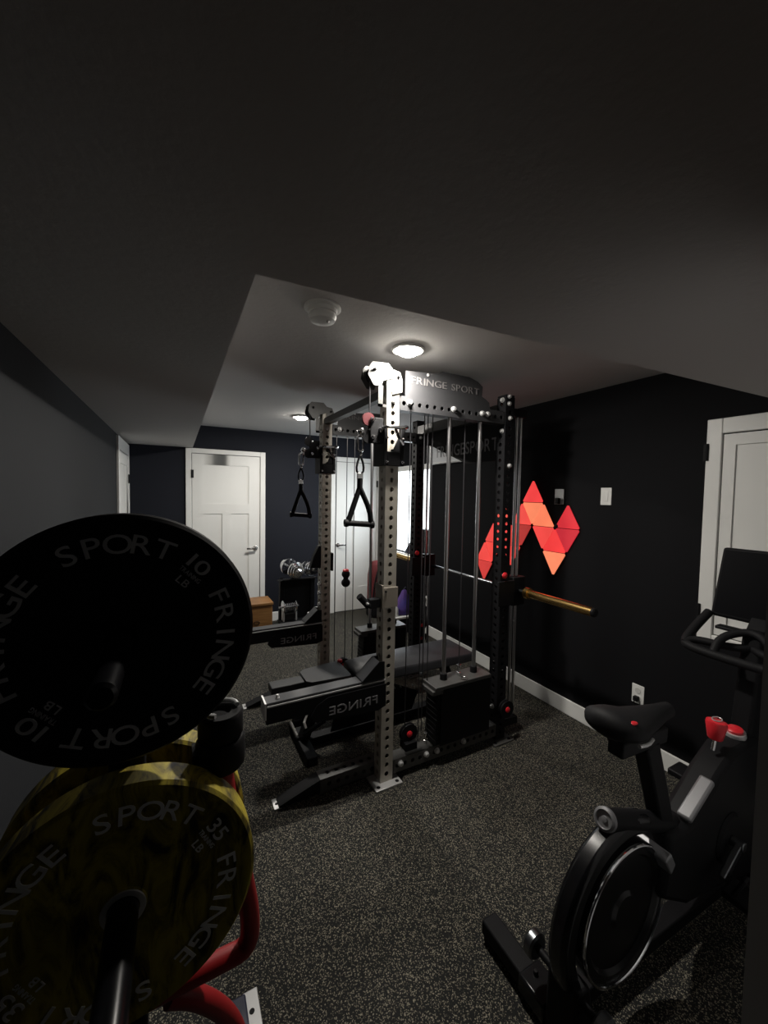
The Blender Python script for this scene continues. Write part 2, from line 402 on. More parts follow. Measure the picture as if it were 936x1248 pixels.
# base and top beams between the near and the far pairs
for y in (YA, YC):
    S().holed((XA+PW/2, y, .078), (1, 0, 0), XD-XA-PW, (0, 1, 0), (0, 0, 1), PW, PW, faces='ac').build('base_beam', 'rack', rack)
    S().holed((XA+PW/2, y, 2.098), (1, 0, 0), XD-XA-PW, (0, 1, 0), (0, 0, 1), PW*.9, PW, faces='ac').build('top_beam', 'plate', rack)
    for xx, zz in ((1.123, 2.105), (1.424, 2.105), (1.641, 2.105), (1.685, 2.105)): bolt((xx, y-PW*.45, zz), (0, -1, 0))
    for xx in (1.11, 1.285, 1.36, 1.56): bolt((xx, y-PW/2, .085), (0, -1, 0))
    for xx in (XA, XD): bolt((xx, y-PW/2, 2.10), (0, -1, 0), .015)
for q in (2.19, 2.235): bolt((XD-.012, YA-PW/2, q), (0, -1, 0), .014)
bolt((XD-PW/2, YA-.01, 2.215), (-1, 0, 0), .016); bolt((XD-PW/2, YA-.012, 2.02), (-1, 0, 0), .016); bolt((XD+.005, YA-PW/2, 1.80), (0, -1, 0), .015)
bolt((XD-PW/2, YA, .22), (-1, 0, 0), .016)
# beams running front to back
S().bar((XA, YA+PW/2, 2.155), (XA, YC-PW/2, 2.155), .05, .045).build('side_beam', 'rack', rack, bevel=.002)
S().bar((XD, YA+PW/2, 2.158), (XD, YC-PW/2, 2.158), .07, .076).build('side_beam', 'rack', rack, bevel=.003)
# sign panel hung under the right hand side beam
sg = S().prism([(XD+.012, 1.90, 2.12), (XD+.012, 2.86, 2.12), (XD+.012, 2.86, 2.045), (XD+.012, 2.70, 2.01), (XD+.012, 2.27, 1.842), (XD+.012, 1.90, 1.842)], (.006, 0, 0)).build('sign_panel', 'black', rack)
s = S(); line(s, 'FRINGESPORT', (XD+.010, 2.63, 1.912), (0, -1, 0), (0, 0, 1), (-1, 0, 0), .125, .69)
s.build('sign_lettering', 'cutletter', sg)
# sign plate standing on the near top beam, and its twin on the far one
for y, kz in ((YA, 1), (YC, .72)):
    sp = S().prism([(px_, y-.004, 2.136+(pz_-2.136)*kz) for px_, pz_ in ((1.115, 2.136), (1.735, 2.136), (1.725, 2.185), (1.69, 2.205), (1.665, 2.215), (1.668, 2.275), (1.63, 2.30),
                    (1.56, 2.318), (1.36, 2.318), (1.33, 2.30), (1.115, 2.285))], (0, .006, 0)).build('name_plate', 'plate', rack)
    for wd_, lx, lw in (('FRINGE', 1.15, .245), ('SPORT', 1.43, .21)):
        s = S(); line(s, wd_, (lx, y-.006, 2.136+.086*kz), (1, 0, 0), (0, 0, 1), (0, -1, 0), .055*kz, lw); s.build('plate_lettering', 'dimletter', sp)
    S().ball((1.262, y-.006, 2.136+.147*kz), .009*kz, (1, .4, 1)).build('emblem', 'zinc', sp)
# weight stacks: guide rods, plates, shroud, selector
def stack(x0, x1, y, dx, label=None):
    xa, xb = 1.425+dx, 1.66+dx
    for xx in (xa, xb):
        S().cyl((xx, y, .116), (xx, y, 2.06), .0125, 16).build('guide_rod', 'rod', rack)
        S().cyl((xx, y, .487), (xx, y, .525), .022, 18).build('rod_collar', 'rubber', rack)
    for k in range(11):
        z = .128+k*.0305
        S().box(x0+.0015*k, x1, y-.055, y+.055, z, z+.027).build('weight_plate', 'black', rack, bevel=.002)
    S().box(x0-.02, x1+.005, y-.075, y+.06, .466, .488).build('top_plate', 'rack', rack, bevel=.003)
    S().box(x0-.035, x0+.04, y-.07, y+.05, .440, .4655).build('stack_bracket', 'rack', rack, bevel=.002)
    S().box(x0+.03, x1+.008, y-.066, y-.060, .125, .464).build('stack_shroud', 'black', rack)
    xm = (xa+xb)/2
    s = S().lathe([(.012, 0), (.012, .02), (.007, .022), (.007, .05), (.013, .052), (.013, .068), (.001, .07)], (xm, y, .488), (0, 0, 1), 16); s.build('selector_stem', 'steel', rack)
    s = S().tube([(xm+.02*math.cos(a), y-.05+.02*math.sin(a), .492) for a in [i*PI/6 for i in range(12)]], .003, 6, 0, True); s.build('selector_ring', 'steel', rack)
    return xm
xm = stack(1.335, 1.735, YA, 0)
stack(1.335, 1.735, YC, 0)
# cables
def cab(*pts, r=.0032, n=6): return S().tube(pts, r, n).build('cable', 'cable', rack)
cab((1.542, YA, .555), (1.542, YA, 2.06))
for xx, yy, zz in ((1.168, YA+.02, .14), (1.262, YA+.02, .14), (1.326, YA+.03, .14), (1.286, YA+.02, .20)): cab((xx, yy, zz), (xx, yy, 2.06))
for xx, zz in ((1.112, .14), (1.202, .14), (1.268, .14), (1.542, .55)): cab((xx, YC, zz), (xx, YC, 2.06))
st = S().ball((1.204, YC, .955), .034).ball((1.204, YC, .885), .036).cyl((1.204, YC, .89), (1.204, YC, .95), .02).build('cable_stop', 'rubber', rack)
S().lathe([(.026, 0), (.024, .01), (.012, .016), (.001, .016)], (1.204, YC, .981), (0, 0, 1), 20).build('stop_cap', 'red', st)
# lower pulleys with red hubs
for (px, py, pz) in ((1.20, YA+.03, .20), (XD+.02, YA-.062, .22), (1.965, YC+.04, .42), (1.965, YC+.04, .30), (1.20, YC+.03, .20)):
    p = S().lathe([(.055, -.014), (.055, -.008), (.046, -.003), (.046, .003), (.055, .008), (.055, .014)], (px, py, pz), (0, 1, 0), 28).build('pulley', 'black', rack)
    S().lathe([(.018, 0), (.018, .006), (.008, .011), (.001, .012)], (px, py-.013, pz), (0, -1, 0), 18).build('pulley_hub', 'red', p)
S().box(1.16, 1.24, YA-.01, YA+.06, .116, .16).build('pulley_block', 'black', rack, bevel=.003)
S().box(1.91, 2.0, YC+.02, YC+.06, .1, .46).build('pulley_block', 'black', rack, bevel=.003)
S().lathe([(.010, 0), (.010, .02), (.006, .022), (.006, .05), (.012, .052), (.012, .065), (.001, .066)], (1.31, YA+.01, .116), (0, 0, 1), 14).build('cable_end', 'steel', rack)
# top pulley brackets over the left posts
def top_bracket(y, m):
    f = y-PW/2
    b = S()
    for yy in (f-.007, f+PW+.002):
        b.prism([(.866, yy, 2.215), (.874, yy, 2.262), (.892, yy, 2.286), (.985, yy, 2.290), (1.012, yy, 2.262), (1.055, yy, 2.255), (1.072, yy, 2.215), (1.072, yy, 2.15), (1.01, yy, 2.13), (1.01, yy, 2.215),
                 (.945, yy, 2.205), (.945, yy, 2.10), (.975, yy, 2.05), (.981, yy, 2.05), (.981, yy, 2.17), (.99, yy, 2.19), (.90, yy, 2.165)][:10]+[(.955, yy, 2.195), (.945, yy, 2.165), (.90, yy, 2.165)], (0, .005, 0))
    b.build('pulley_bracket', m, rack, bevel=.001)
    b = S().box(.928, .955, f-.006, f-.001, 2.06, 2.17); b.box(.928, .981, f-.006, f-.001, 2.06, 2.075); b.build('bracket_strap', m, rack)
    w = S().lathe([(.046, -.012), (.046, -.007), (.038, -.002), (.038, .002), (.046, .007), (.046, .012)], (.924, y, 2.226), (0, 1, 0), 28).build('pulley', 'black', rack)
    bolt((.905, f-.007, 2.245), (0, -1, 0), .009, 'black'); bolt((1.045, f-.007, 2.228), (0, -1, 0), .009, 'black')
    cab((.884, y-.03, 2.20), (.886, y-.03, 2.02), r=.004)
top_bracket(YA, 'rack'); top_bracket(YC, 'rack')
# sliding trolleys with swivelling pulley arms on the left posts
def trolley(y, pm):
    f = y-PW/2
    s = S()
    s.box(XA-.062, XA-.040, f-.022, f+.10, 1.755, 1.955).box(XA+.040, XA+.062, f-.022, f+.10, 1.755, 1.955)
    s.box(XA-.040, XA+.040, f-.022, f-.003, 1.755, 1.83).box(XA-.040, XA+.040, f+PW+.003, f+.10, 1.755, 1.955)
    s.prism([(XA+.04, f-.012, 1.83), (XA+.04, f-.012, 1.93), (XA-.005, f-.012, 1.83)], (0, .008, 0))
    tr = s.build('trolley', 'black', rack, bevel=.003)
    h = S().tube([(XA-.075, f+.0, 1.93), (XA-.07, f-.03, 1.955), (XA-.03, f-.045, 1.955), (XA+.04, f-.045, 1.955), (XA+.075, f-.03, 1.968), (XA+.085, f+.01, 1.96)], .010, 10, 2)
    h.tube([(XA+.0, f-.03, 1.95), (XA+.02, f-.035, 1.90), (XA+.05, f-.03, 1.87)], .009, 8, 1)
    h.build('trolley_handle', 'chrome', tr)
    a = S().box(.885, .958, y-.047, y-.041, 1.87, 2.0).box(.885, .958, y-.019, y-.013, 1.87, 2.0).box(.93, .958, y-.041, y-.019, 1.87, 2.0)
    ar = a.build('pulley_arm', 'rubber', tr, bevel=.002)
    for zz, m in ((1.99, pm), (1.90, 'black')):
        S().lathe([(.034, -.009), (.034, -.005), (.028, -.002), (.028, .002), (.034, .005), (.034, .009)], (.878, y-.03, zz), (0, 1, 0), 24).build('pulley', m, ar)
    bolt((.90, y-.047, 1.99), (0, -1, 0), .010, 'chrome', ar); bolt((.90, y-.047, 1.90), (0, -1, 0), .010, 'chrome', ar); bolt((.94, y-.047, 1.945), (0, -1, 0), .008, 'chrome', ar)
    for q in (1.775, 1.90): bolt((XA-.045, f-.022, q), (0, -1, 0), .006, 'chrome', tr); bolt((XA+.05, f-.022, q), (0, -1, 0), .007, 'chrome', tr)
    st = S().ball((.838, y-.03, 1.925), .021).cyl((.838, y-.03, 1.89), (.838, y-.03, 1.92), .010).build('cable_ball', 'chrome', rack)
trolley(YA, 'darkred'); trolley(YC, 'black')
# J-cups with front pads
def jcup(y, z, m):
    f = y-PW/2
    s = S().box(XA-.042, XA+.046, f-.010, f-.002, z-.055, z+.055).box(XA-.050, XA-.041, f-.010, f+PW, z-.06, z+.07)
    c = s.build('hook_sleeve', m, rack, bevel=.002)
    s = S().box(XA-.115, XA-.05, f+.01, f+.05, z-.055, z-.005); s.build('hook_arm', 'black', c, bevel=.004)
    S().cyl((XA-.118, f+.02, z-.04), (XA-.175, f+.015, z+.02), .018, 18).build('hook_roller', 'rubber', c)
    bolt((XA-.135, f+.0, z-.02), (0, -1, 0), .008, 'zinc', c)
    p = S().cyl((XA-.03, f-.010, z+.035), (XA-.03, f-.014, z+.035), .006, 10).build('pin', 'black', c)
jcup(YA, 1.045, 'hookpad')
s = S().prism([(XA-.042, YC-.045, 1.03), (XA-.125, YC-.045, 1.03), (XA-.10, YC-.045, 1.12), (XA-.06, YC-.045, 1.20), (XA-.042, YC-.045, 1.20)], (0, .05, 0)); s.build('hook_arm', 'black', rack, bevel=.004)
S().box(XA+.042, XA+.058, YC-.05, YC+.02, 1.0, 1.14).build('hook_sleeve', 'black', rack, bevel=.003)
for zz in (.90, .83, .74): bolt((XA-.040, YC-.02, zz), (-1, 0, 0), .020, 'steel')
# outrigger feet on the left
for y in (YA+.08, YC+.08):
    S().holed((.665, y, .046), (1, 0, 0), XA-.665, (0, 0, 1), (0, 1, 0), PW, PW, faces='abd').build('outrigger', 'rack', rack)
    s = S().prism([(.665, y-.036, .082), (.665, y-.036, .01), (.45, y-.036, .006), (.45, y-.036, .016)], (0, .072, 0)); s.build('outrigger_toe', 'black', rack)
    f = S().box(.425, .462, y-.035, y+.04, 0, .007).build('toe_plate', 'zinc', rack, bevel=.002)
    S().cyl((.443, y, .0068), (.443, y, .0076), .008, 12).build('plate_hole', 'black', f)
# guided carriage on the right: two chrome rods by each right hand post
for y in (YA, YC):
    for xx in (1.975, 2.012):
        S().cyl((xx, y, .12), (xx, y, 2.12), .0095, 14).build('guide_rod', 'rod', rack)
    S().box(1.908, 2.035, y-.03, y+.03, 2.12, 2.17).build('rod_mount', 'black', rack, bevel=.004)
    S().box(1.908, 2.035, y-.03, y+.03, .07, .12).build('rod_mount', 'black', rack, bevel=.004)
    s = S().box(1.94, 2.05, y-.045, y+.045, .885, 1.075)
    cg = s.build('carriage', 'black', rack, bevel=.006)
    S().box(1.80, 1.94, y-.058, y-.042, .90, 1.06).build('carriage_plate', 'black', cg, bevel=.003)
    S().lathe([(.02, 0), (.02, .006), (.012, .012), (.001, .013)], (1.845, y-.058, 1.10), (0, -1, 0), 18).build('pop_pin', 'red', cg)
    S().cyl((1.845, y-.058, 1.10), (1.845, y-.038, 1.10), .01, 12).build('pin_shaft', 'steel', cg)

# ------------------------------------------------------------------ barbell in the carriage
t = thing('barbell', (2.0, 2.41, .98), 'barbell with polished gold sleeve sticking out of the right rack posts', 'barbell')
BX, BZ = 2.0, .98
S().cyl((BX, 1.76, BZ), (BX, 3.07, BZ), .0142, 18).build('shaft', 'darkrod', t)
for a, b, sg_ in ((1.745, 1.315, -1), (3.085, 3.5, 1)):
    sl = S().cyl((BX, a, BZ), (BX, b, BZ), .025, 24).build('sleeve', 'gold', t)
    S().cyl((BX, a-.0*sg_, BZ), (BX, a+.03*-sg_, BZ), .037, 28).build('collar', 'gold', t)
    S().lathe([(.025, 0), (.025, .012), (.020, .018), (.001, .018)], (BX, b, BZ), (0, sg_, 0), 24).build('end_cap', 'black', t)

# ------------------------------------------------------------------ spotter arms
def spotter(y, label):
    t = thing('spotter_arm', (.68, y, .50), label, 'spotter arm', 'spotter arms hung on the left rack posts')
    f = y-.085
    s = S().box(.36, .98, f, f+.086, .525, .605); s.build('arm_beam', 'black', t, bevel=.002)
    s = S().box(.36, .985, f+.010, f+.082, .605, .622); s.build('wear_strip', 'vinyl', t, bevel=.002)
    S().box(.352, .360, f-.002, f+.088, .55, .628).build('end_plate', 'zinc', t)
    S().box(.365, .985, f+.001, f+.006, .605, .611).build('strip_edge', 'zinc', t)
    g = S().prism([(.66, f-.004, .59), (.985, f-.004, .59), (.985, f-.004, .47), (.94, f-.004, .455), (.60, f-.004, .478), (.57, f-.004, .51), (.60, f-.004, .56)], (0, .004, 0)).build('side_plate', 'black', t)
    s = S(); line(s, 'FRINGE', (.935, f-.0045, .497), (-1, 0, 0), (0, 0, 1), (0, -1, 0), .062, .27, .0016); s.build('plate_lettering', 'cutletter', g)
    for g0 in (f, f+.08): S().prism([(.845, g0, .622), (.977, g0, .622), (.977, g0, .71), (.945, g0, .715)], (0, .006, 0)).build('gusset', 'black', t)
    S().bar((.848, f+.043, .626), (.947, f+.043, .714), .086, .006).build('gusset_edge', 'vinyl', t)
    s = S().cyl((.975, f+.03, .47), (.90, f+.03, .47), .012, 14); k = s.build('pin_shaft', 'black', t)
    S().lathe([(.016, 0), (.022, .008), (.022, .028), (.012, .034), (.001, .034)], (.905, f+.03, .47), (-1, 0, 0), 18).build('pop_pin', 'red', t)
    bolt((.42, f+.045, .622), (0, 0, 1), .010, 'zinc', t)
    return t
spotter(YA+.01, 'nearer spotter arm, on the closest rack post, long black beam with mirrored cut-out letters')
spotter(YC+.01, 'farther spotter arm, in front of the wooden box, black with a mirrored FRINGE cut-out')

# ------------------------------------------------------------------ cable handles hanging from the trolleys
def handle(x, y, z, rot, label):
    t = thing('cable_handle', (x, y, z), label, 'cable handle', 'cable handles hanging on the rack')
    c, s_ = math.cos(rot), math.sin(rot)
    P = lambda u, w: V((x+u*c, y+u*s_, z+w))
    k = []
    for i in range(16):
        a = 2*PI*i/16; k.append(P(.015*math.cos(a), -.05+(.030 if abs(math.sin(a)) > .01 else 0)*math.copysign(1, math.sin(a))+.014*math.sin(a)))
    S().tube(k, .0058, 8, 1, True).build('carabiner', 'chrome', t)
    S().tube([P(0, -.092), P(.006, -.105), P(0, -.118)], .006, 8).build('swivel', 'steel', t)
    w = S().tube([P(-.002, -.115), P(-.019, -.165), P(-.017, -.205), P(.017, -.205), P(.02, -.165), P(.002, -.115)], .006, 8, 1); w.build('webbing', 'black', t)
    S().box(x-.016, x+.016, y-.006, y+.006, z-.235, z-.203).build('ring_clip', 'steel', t, bevel=.002)
    g = S()
    g.tube([P(0, -.232), P(0, -.285)], .015, 14)
    g.tube([P(-.001, -.28), P(-.062, -.46)], lambda q: .0135+.001*q, 14); g.tube([P(.001, -.28), P(.056, -.395), P(.064, -.46)], lambda q: .0135+.001*q, 14, 1)
    g.build('strap', 'rubber', t)
    S().tube([P(-.068, -.462), P(.07, -.472)], .015, 18).build('grip', 'rubber', t)
    for q, zz in ((-.07, -.462), (.07, -.472)): S().lathe([(.019, -.01), (.021, 0), (.019, .010), (.001, .011)], P(q, zz), (c*math.copysign(1, q), s_*math.copysign(1, q), 0), 18).build('grip_end', 'rubber', t)
    return t
handle(.836, YA-.03, 1.915, -.1, 'bigger looking black stirrup handle hanging on the closest rack post')
h2 = handle(.820, YC-.03, 1.905, -.1, 'smaller looking black stirrup handle hanging left of the far rack post, against dark wall')

# ------------------------------------------------------------------ weight bench
t = thing('weight_bench', (1.2, 2.33, 0), 'black padded weight bench lying flat through the rack', 'weight bench')
def pad(pts, z0, z1, name, m='vinyl'):
    s = S(); n = len(pts)
    prof = [(.90, z0), (1., z0+.012), (1., z1-.016), (.985, z1-.006), (.955, z1)]
    c = V((sum(p[0] for p in pts)/n, sum(p[1] for p in pts)/n, 0))
    rg = [[s.bm.verts.new((c.x+(p[0]-c.x)*(1-(1-k)*.6), c.y+(p[1]-c.y)*k, z)) for p in pts] for k, z in prof]
    s.rings(rg)
    return s.build(name, m, t, ang=50)
pad([(.69, 2.275), (.72, 2.245), (.965, 2.225), (.98, 2.24), (.98, 2.465), (.965, 2.48), (.72, 2.45), (.69, 2.42)], .385, .452, 'seat_pad')
pad([(1.005, 2.23), (1.02, 2.215), (1.20, 2.195), (1.90, 2.165), (1.93, 2.19), (1.93, 2.46), (1.90, 2.49), (1.20, 2.475), (1.02, 2.455), (1.005, 2.44)], .385, .455, 'back_pad')
S().box(.49, .70, 2.30, 2.40, .395, .438).build('head_tongue', 'vinyl', t, bevel=.006)
S().bar((.60, 2.35, .35), (1.92, 2.35, .35), .07, .06).build('spine_beam', 'black', t, bevel=.004)
for a, b in ((.78, 2.25), (.78, 2.45), (1.2, 2.25), (1.2, 2.45), (1.75, 2.25), (1.75, 2.45)):
    S().box(a-.02, a+.02, min(b, 2.35), max(b, 2.35), .365, .386).build('pad_bracket', 'black', t)
S().bar((.80, 2.35, .33), (.70, 2.35, .05), .06, .06, (1, 0, 0)).build('leg', 'black', t, bevel=.004)
S().bar((1.78, 2.35, .33), (1.90, 2.35, .05), .06, .06, (1, 0, 0)).build('leg', 'black', t, bevel=.004)
S().box(.66, .73, 2.14, 2.56, .0, .055).build('foot_bar', 'black', t, bevel=.006)
S().box(1.87, 1.94, 2.10, 2.60, .0, .055).build('foot_bar', 'black', t, bevel=.006)
S().bar((.73, 2.35, .03), (1.87, 2.35, .03), .07, .05).build('base_tube', 'black', t, bevel=.004)
ld = S().prism([(.85, 2.26, .10), (1.45, 2.26, .10), (1.5, 2.26, .22), (1.30, 2.26, .315), (.90, 2.26, .315)], (0, .008, 0)).build('adjustment_ladder', 'black', t)
for i in range(7): bolt((1.16+.048*i, 2.26, .30-.004*i), (0, -1, 0), .007, 'zinc', ld)
f = S().tube([(.60, 2.20, .235), (.575, 2.20, .225), (.60, 2.20, .15), (.655, 2.20, .155), (.66, 2.20, .18)], .009, 10, 1); f.build('foot_catch', 'black', t)
S().bar((.66, 2.20, .17), (.80, 2.24, .20), .02, .02).build('catch_arm', 'black', t)
S().bar((.580, 2.215, .262), (.604, 2.155, .205), .022, .012, (1, 0, 0)).build('catch_tab', 'white', t, bevel=.001)
s = S().bar((.648, 2.165, .262), (.690, 2.215, .305), .020, .012, (1, 0, 0)); s.bar((.648, 2.165, .27), (.655, 2.15, .238), .016, .012, (1, 0, 0)); s.build('catch_tab', 'white', t, bevel=.001)
S().box(.60, .80, 2.20, 2.25, .225, .265).build('catch_block', 'black', t, bevel=.004)
S().bar((.80, 2.24, .28), (.95, 2.27, .33), .04, .05).build('catch_link', 'black', t)
S().lathe([(.014, 0), (.018, .006), (.016, .018), (.001, .02)], (.985, 2.46, .445), (0, 0, 1), 16).build('adjust_knob', 'red', t)

# ------------------------------------------------------------------ plate tree and bumper plates, left foreground
PX = -.088
tree = thing('plate_tree', (PX, .90, 0), 'red tubular plate tree with black pegs in the left foreground', 'weight tree')
for sd in (1, -1):
    X = lambda x: PX+sd*(x-PX)*(1 if sd > 0 else .6)
    s = S().tube([(X(.082), .895, 1.108 if sd > 0 else .90), (X(.084), .895, .97 if sd > 0 else .85), (X(.130), .895, .72), (X(.146), .895, .62), (X(.142), .895, .55), (X(.085), .895, .55), (X(PX), .895, .55)], .0215, 16, 2)
    s.build('upright', 'redtube', tree)
    s = S().tube([(X(-.02), .895, .53), (X(.03), .90, .495), (X(.095), .93, .38), (X(.135), .96, .24), (X(.15), 1.0, .05)], .021, 16, 2); s.build('leg', 'redtube', tree)
    S().box(X(.15)-.03, X(.15)+.03, .60, 1.20, 0, .05).build('base_rail', 'navy', tree, bevel=.006)
    f = S().box(X(.198)-.022, X(.198)+.022, 1.09, 1.232, 0, .007).build('foot_tab', 'zinc', tree, bevel=.002)
    S().cyl((X(.196), 1.175, .0068), (X(.196), 1.175, .0076), .008, 12).build('tab_hole', 'black', f)
S().box(PX-.03, PX+.03, .872, .918, .03, 1.40).build('centre_post', 'black', tree, bevel=.005)
S().box(PX-.15, PX+.17, .878, .912, .93, .97).build('cross_bar', 'black', tree, bevel=.004)
S().box(PX-.24, PX+.24, .87, .92, .05, .10).build('cross_bar', 'navy', tree, bevel=.004)
for z, y0, y1, pr in ((1.333, .60, .885, .019), (.853, .53, .885, .0245), (.853, .905, 1.12, .0245)):
    pg = S().lathe([(.001, 0), (pr-.0045, 0), (pr, .005), (pr, y1-y0)], (PX, y0, z), (0, 1, 0), 32).build('peg', 'blackgloss', tree)
def bumper(y, th, z, m, lm, label, wt, rot, group, big=True):
    t = thing('bumper_plate', (PX, y+th/2, z-.225), label, 'weight plate', group)
    R = .225
    prof = [(.0255, 0), (.036, 0), (.037, .004), (.10, .004), (.13, .002), (.205, .0), (.208, -.0012), (R-.006, -.0012), (R, .005), (R, th-.005), (R-.006, th+.0012), (.208, th+.0012), (.205, th), (.10, th-.004), (.036, th), (.0255, th)]
    s = S().lathe(prof, (PX, y, z), (0, 1, 0), 96, False); n = 96
    s.bm.verts.ensure_lookup_table(); vs = list(s.bm.verts); a, b = vs[:n], vs[-n:]
    for j in range(n): s.bm.faces.new((a[j], a[(j+1) % n], b[(j+1) % n], b[j]))
    s.build('disc', m, t, ang=30)
    S().lathe([(.0256, -.002), (.0345, -.002), (.0355, .0), (.0355, .003), (.0256, .003)], (PX, y, z), (0, 1, 0), 40, False).build('hub_ring', 'blackgloss' if m == 'rubber' else 'zinc', t)
    if big:
        c = (PX, y+.0002, z)
        for k in (0, 180):
            for wd_ in ('FRINGE      ', '       SPORT'):
                s = S(); arc(s, wd_, c, .156, 134.2+rot+k, 12.25, .049, 1.2); s.build('ring_lettering', lm, t)
            a = math.radians(45+rot+k); u = V((math.cos(a), 0, math.sin(a))); x = V((math.sin(a), 0, -math.cos(a)))
            s = S(); line(s, wt, V(c)+u*.165-x*.021, x, u, (0, -1, 0), .038, .042, .0016)
            line(s, 'TRAINING', V(c)+u*.151-x*.023, x, u, (0, -1, 0), .012, .046, .0014)
            line(s, 'LB', V(c)+u*.131-x*.012, x, u, (0, -1, 0), .020, .024, .0014)
            s.build('weight_lettering', lm, t)
    return t
gb, gy = 'black bumper plates', 'yellow bumper plates'
bumper(.818, .026, 1.333, 'rubber', 'letter', 'front black 10 pound bumper plate with grey ring lettering', '10', 0, gb)
bumper(.8465, .0238, 1.333, 'rubber', 'letter', 'black bumper plate behind the lettered 10 pound plate, only its rim showing', '10', 0, gb, False)
bumper(.797, .062, .853, 'yellow', 'letterlight', 'front yellow and black marbled 35 pound bumper plate with pale lettering', '35', -16, gy)
bumper(.932, .062, .853, 'yellow', 'letterlight', 'rear yellow marbled bumper plate behind the red tree upright', '35', -16, gy, False)
# clamp collars stacked on the right upright
for k, (z0, z1, r, lab) in enumerate(((1.005, 1.068, .050, 'lower black clamp collar on top of the red tree upright'), (1.07, 1.125, .046, 'upper black clamp collar with steel lever, topmost on the red tree upright'))):
    cx, cy = .082, .895
    t = thing('clamp_collar', (cx, cy, z0), lab, 'barbell collar', 'clamp collars on the plate tree')
    S().lathe([(.0225, 0), (r-.004, 0), (r, .006), (r, z1-z0-.006), (r-.004, z1-z0), (.022, z1-z0)]+([(.020, z1-z0-.008), (.001, z1-z0-.008)] if k else []), (cx, cy, z0), (0, 0, 1), 28, False).build('ring', 'rubber', t)
    if k: S().tube([(cx+.034*math.cos(a), cy+.034*math.sin(a), z1+.006) for a in [i*PI/8 for i in range(12)]], .005, 8).build('lever', 'zinc', t)
    else: S().bar((cx-.05, cy-.02, z0+.03), (cx-.05, cy+.03, z0+.03), .012, .03).build('lever', 'rubber', t)

# ------------------------------------------------------------------ exercise bike, right foreground
BY = .68
bike = thing('exercise_bike', (1.6, BY, 0), 'black exercise bike with red knob and wide dark screen, right foreground', 'exercise bike')
def side(pts, th, name, m='black', y=BY, bevel=.01, par=None): return S().prism([(x, y-th/2, z) for x, z in pts], (0, th, 0)).build(name, m, par or bike, bevel=bevel)
st = S().box(.962, 1.028, .37, 1.005, .028, .078).build('rear_stabilizer', 'black', bike, bevel=.006)
for y in (.40, .97): S().box(.97, 1.035, y-.03, y+.03, 0, .028).build('foot', 'rubber', st, bevel=.003)
bolt((1.003, .80, .078), (0, 0, 1), .010, 'black', st); bolt((1.003, .56, .078), (0, 0, 1), .010, 'black', st)
S().box(.955, 1.05, .73, .83, .022, .082).build('stabilizer_joint', 'blackgloss', bike, bevel=.008)
sf = S().box(2.10, 2.18, .40, .97, .028, .078).build('front_stabilizer', 'black', bike, bevel=.006)
for y in (.43, .94): S().box(2.11, 2.17, y-.03, y+.03, 0, .028).build('foot', 'rubber', sf, bevel=.003)
S().bar((1.0, BY+.05, .055), (2.14, BY, .06), .06, .05).build('base_tube', 'black', bike, bevel=.005)
FC = (1.215, .325)
fw = S().lathe([(.001, -.018), (.05, -.018), (.06, -.010), (.165, -.010), (.175, -.020), (.205, -.020), (.208, -.016), (.208, .016), (.205, .020), (.175, .020), (.165, .010), (.06, .010), (.05, .018), (.001, .018)], (FC[0], BY-.01, FC[1]), (0, 1, 0), 72).build('flywheel', 'blackgloss', bike)
S().tube([(FC[0]+.204*math.cos(a), BY-.033, FC[1]+.204*math.sin(a)) for a in [2*PI*i/64 for i in range(64)]], .0045, 8, 0, True).build('rim_ring', 'chrome', fw)
def arcpts(r, a0, a1, n): return [(FC[0]+r*math.cos(math.radians(a0+(a1-a0)*i/n)), FC[1]+r*math.sin(math.radians(a0+(a1-a0)*i/n))) for i in range(n+1)]
side(arcpts(.285, 62, 205, 28)+arcpts(.228, 205, 62, 28), .058, 'flywheel_guard', 'blackgloss', bevel=.014)
# rear tube with polished end
S().cyl((1.135, BY, .635), (1.52, BY, .475), .031, 24).build('rear_tube', 'black', bike)
s = S().lathe([(.0325, 0), (.0325, .012), (.025, .016), (.023, .010), (.009, .010), (.008, .014), (.001, .015)], (1.142, BY, .632), (-.385, 0, .16), 28); s.build('end_cap', 'dullgrey', bike)
# main frame
side([(1.38, .30), (1.42, .50), (1.56, .49), (1.74, .60), (1.86, .655), (2.05, .655), (2.13, .60), (2.16, .10), (2.05, .075), (1.75, .16), (1.55, .20)], .10, 'main_frame', 'black', bevel=.02)
S().bar((1.535, BY-.03, .505), (1.695, BY-.03, .590), .045, .024).build('frame_trim', 'dullgrey', bike, bevel=.008)
side([(1.355, .455), (1.385, .475), (1.415, .425), (1.39, .40)], .135, 'side_bracket', 'dullgrey', bevel=.005)
# saddle on its post
S().bar((1.47, BY, .46), (1.335, BY, .82), .05, .07, (1, 0, 0)).build('seat_post', 'black', bike, bevel=.008)
S().bar((1.17, BY, .845), (1.42, BY, .83), .05, .05).build('seat_slider', 'black', bike, bevel=.006)
S().cyl((1.30, BY+.02, .80), (1.30, BY+.09, .80), .024, 16).build('slider_knob', 'rubber', bike)
s = S(); rg = []
for x, w, z, h in ((1.102, .03, .925, .02), (1.112, .064, .925, .038), (1.14, .084, .925, .045), (1.19, .084, .918, .042), (1.245, .066, .908, .036), (1.32, .048, .898, .036), (1.40, .030, .892, .033), (1.46, .024, .890, .028), (1.478, .012, .889, .014)):
    rg.append([s.bm.verts.new((x, BY+w*math.cos(a), z+h*(math.sin(a) if math.sin(a) > 0 else .7*math.sin(a)))) for a in [2*PI*j/20 for j in range(20)]])
s.rings(rg); sd = s.build('saddle', 'rubber', bike, ang=70)
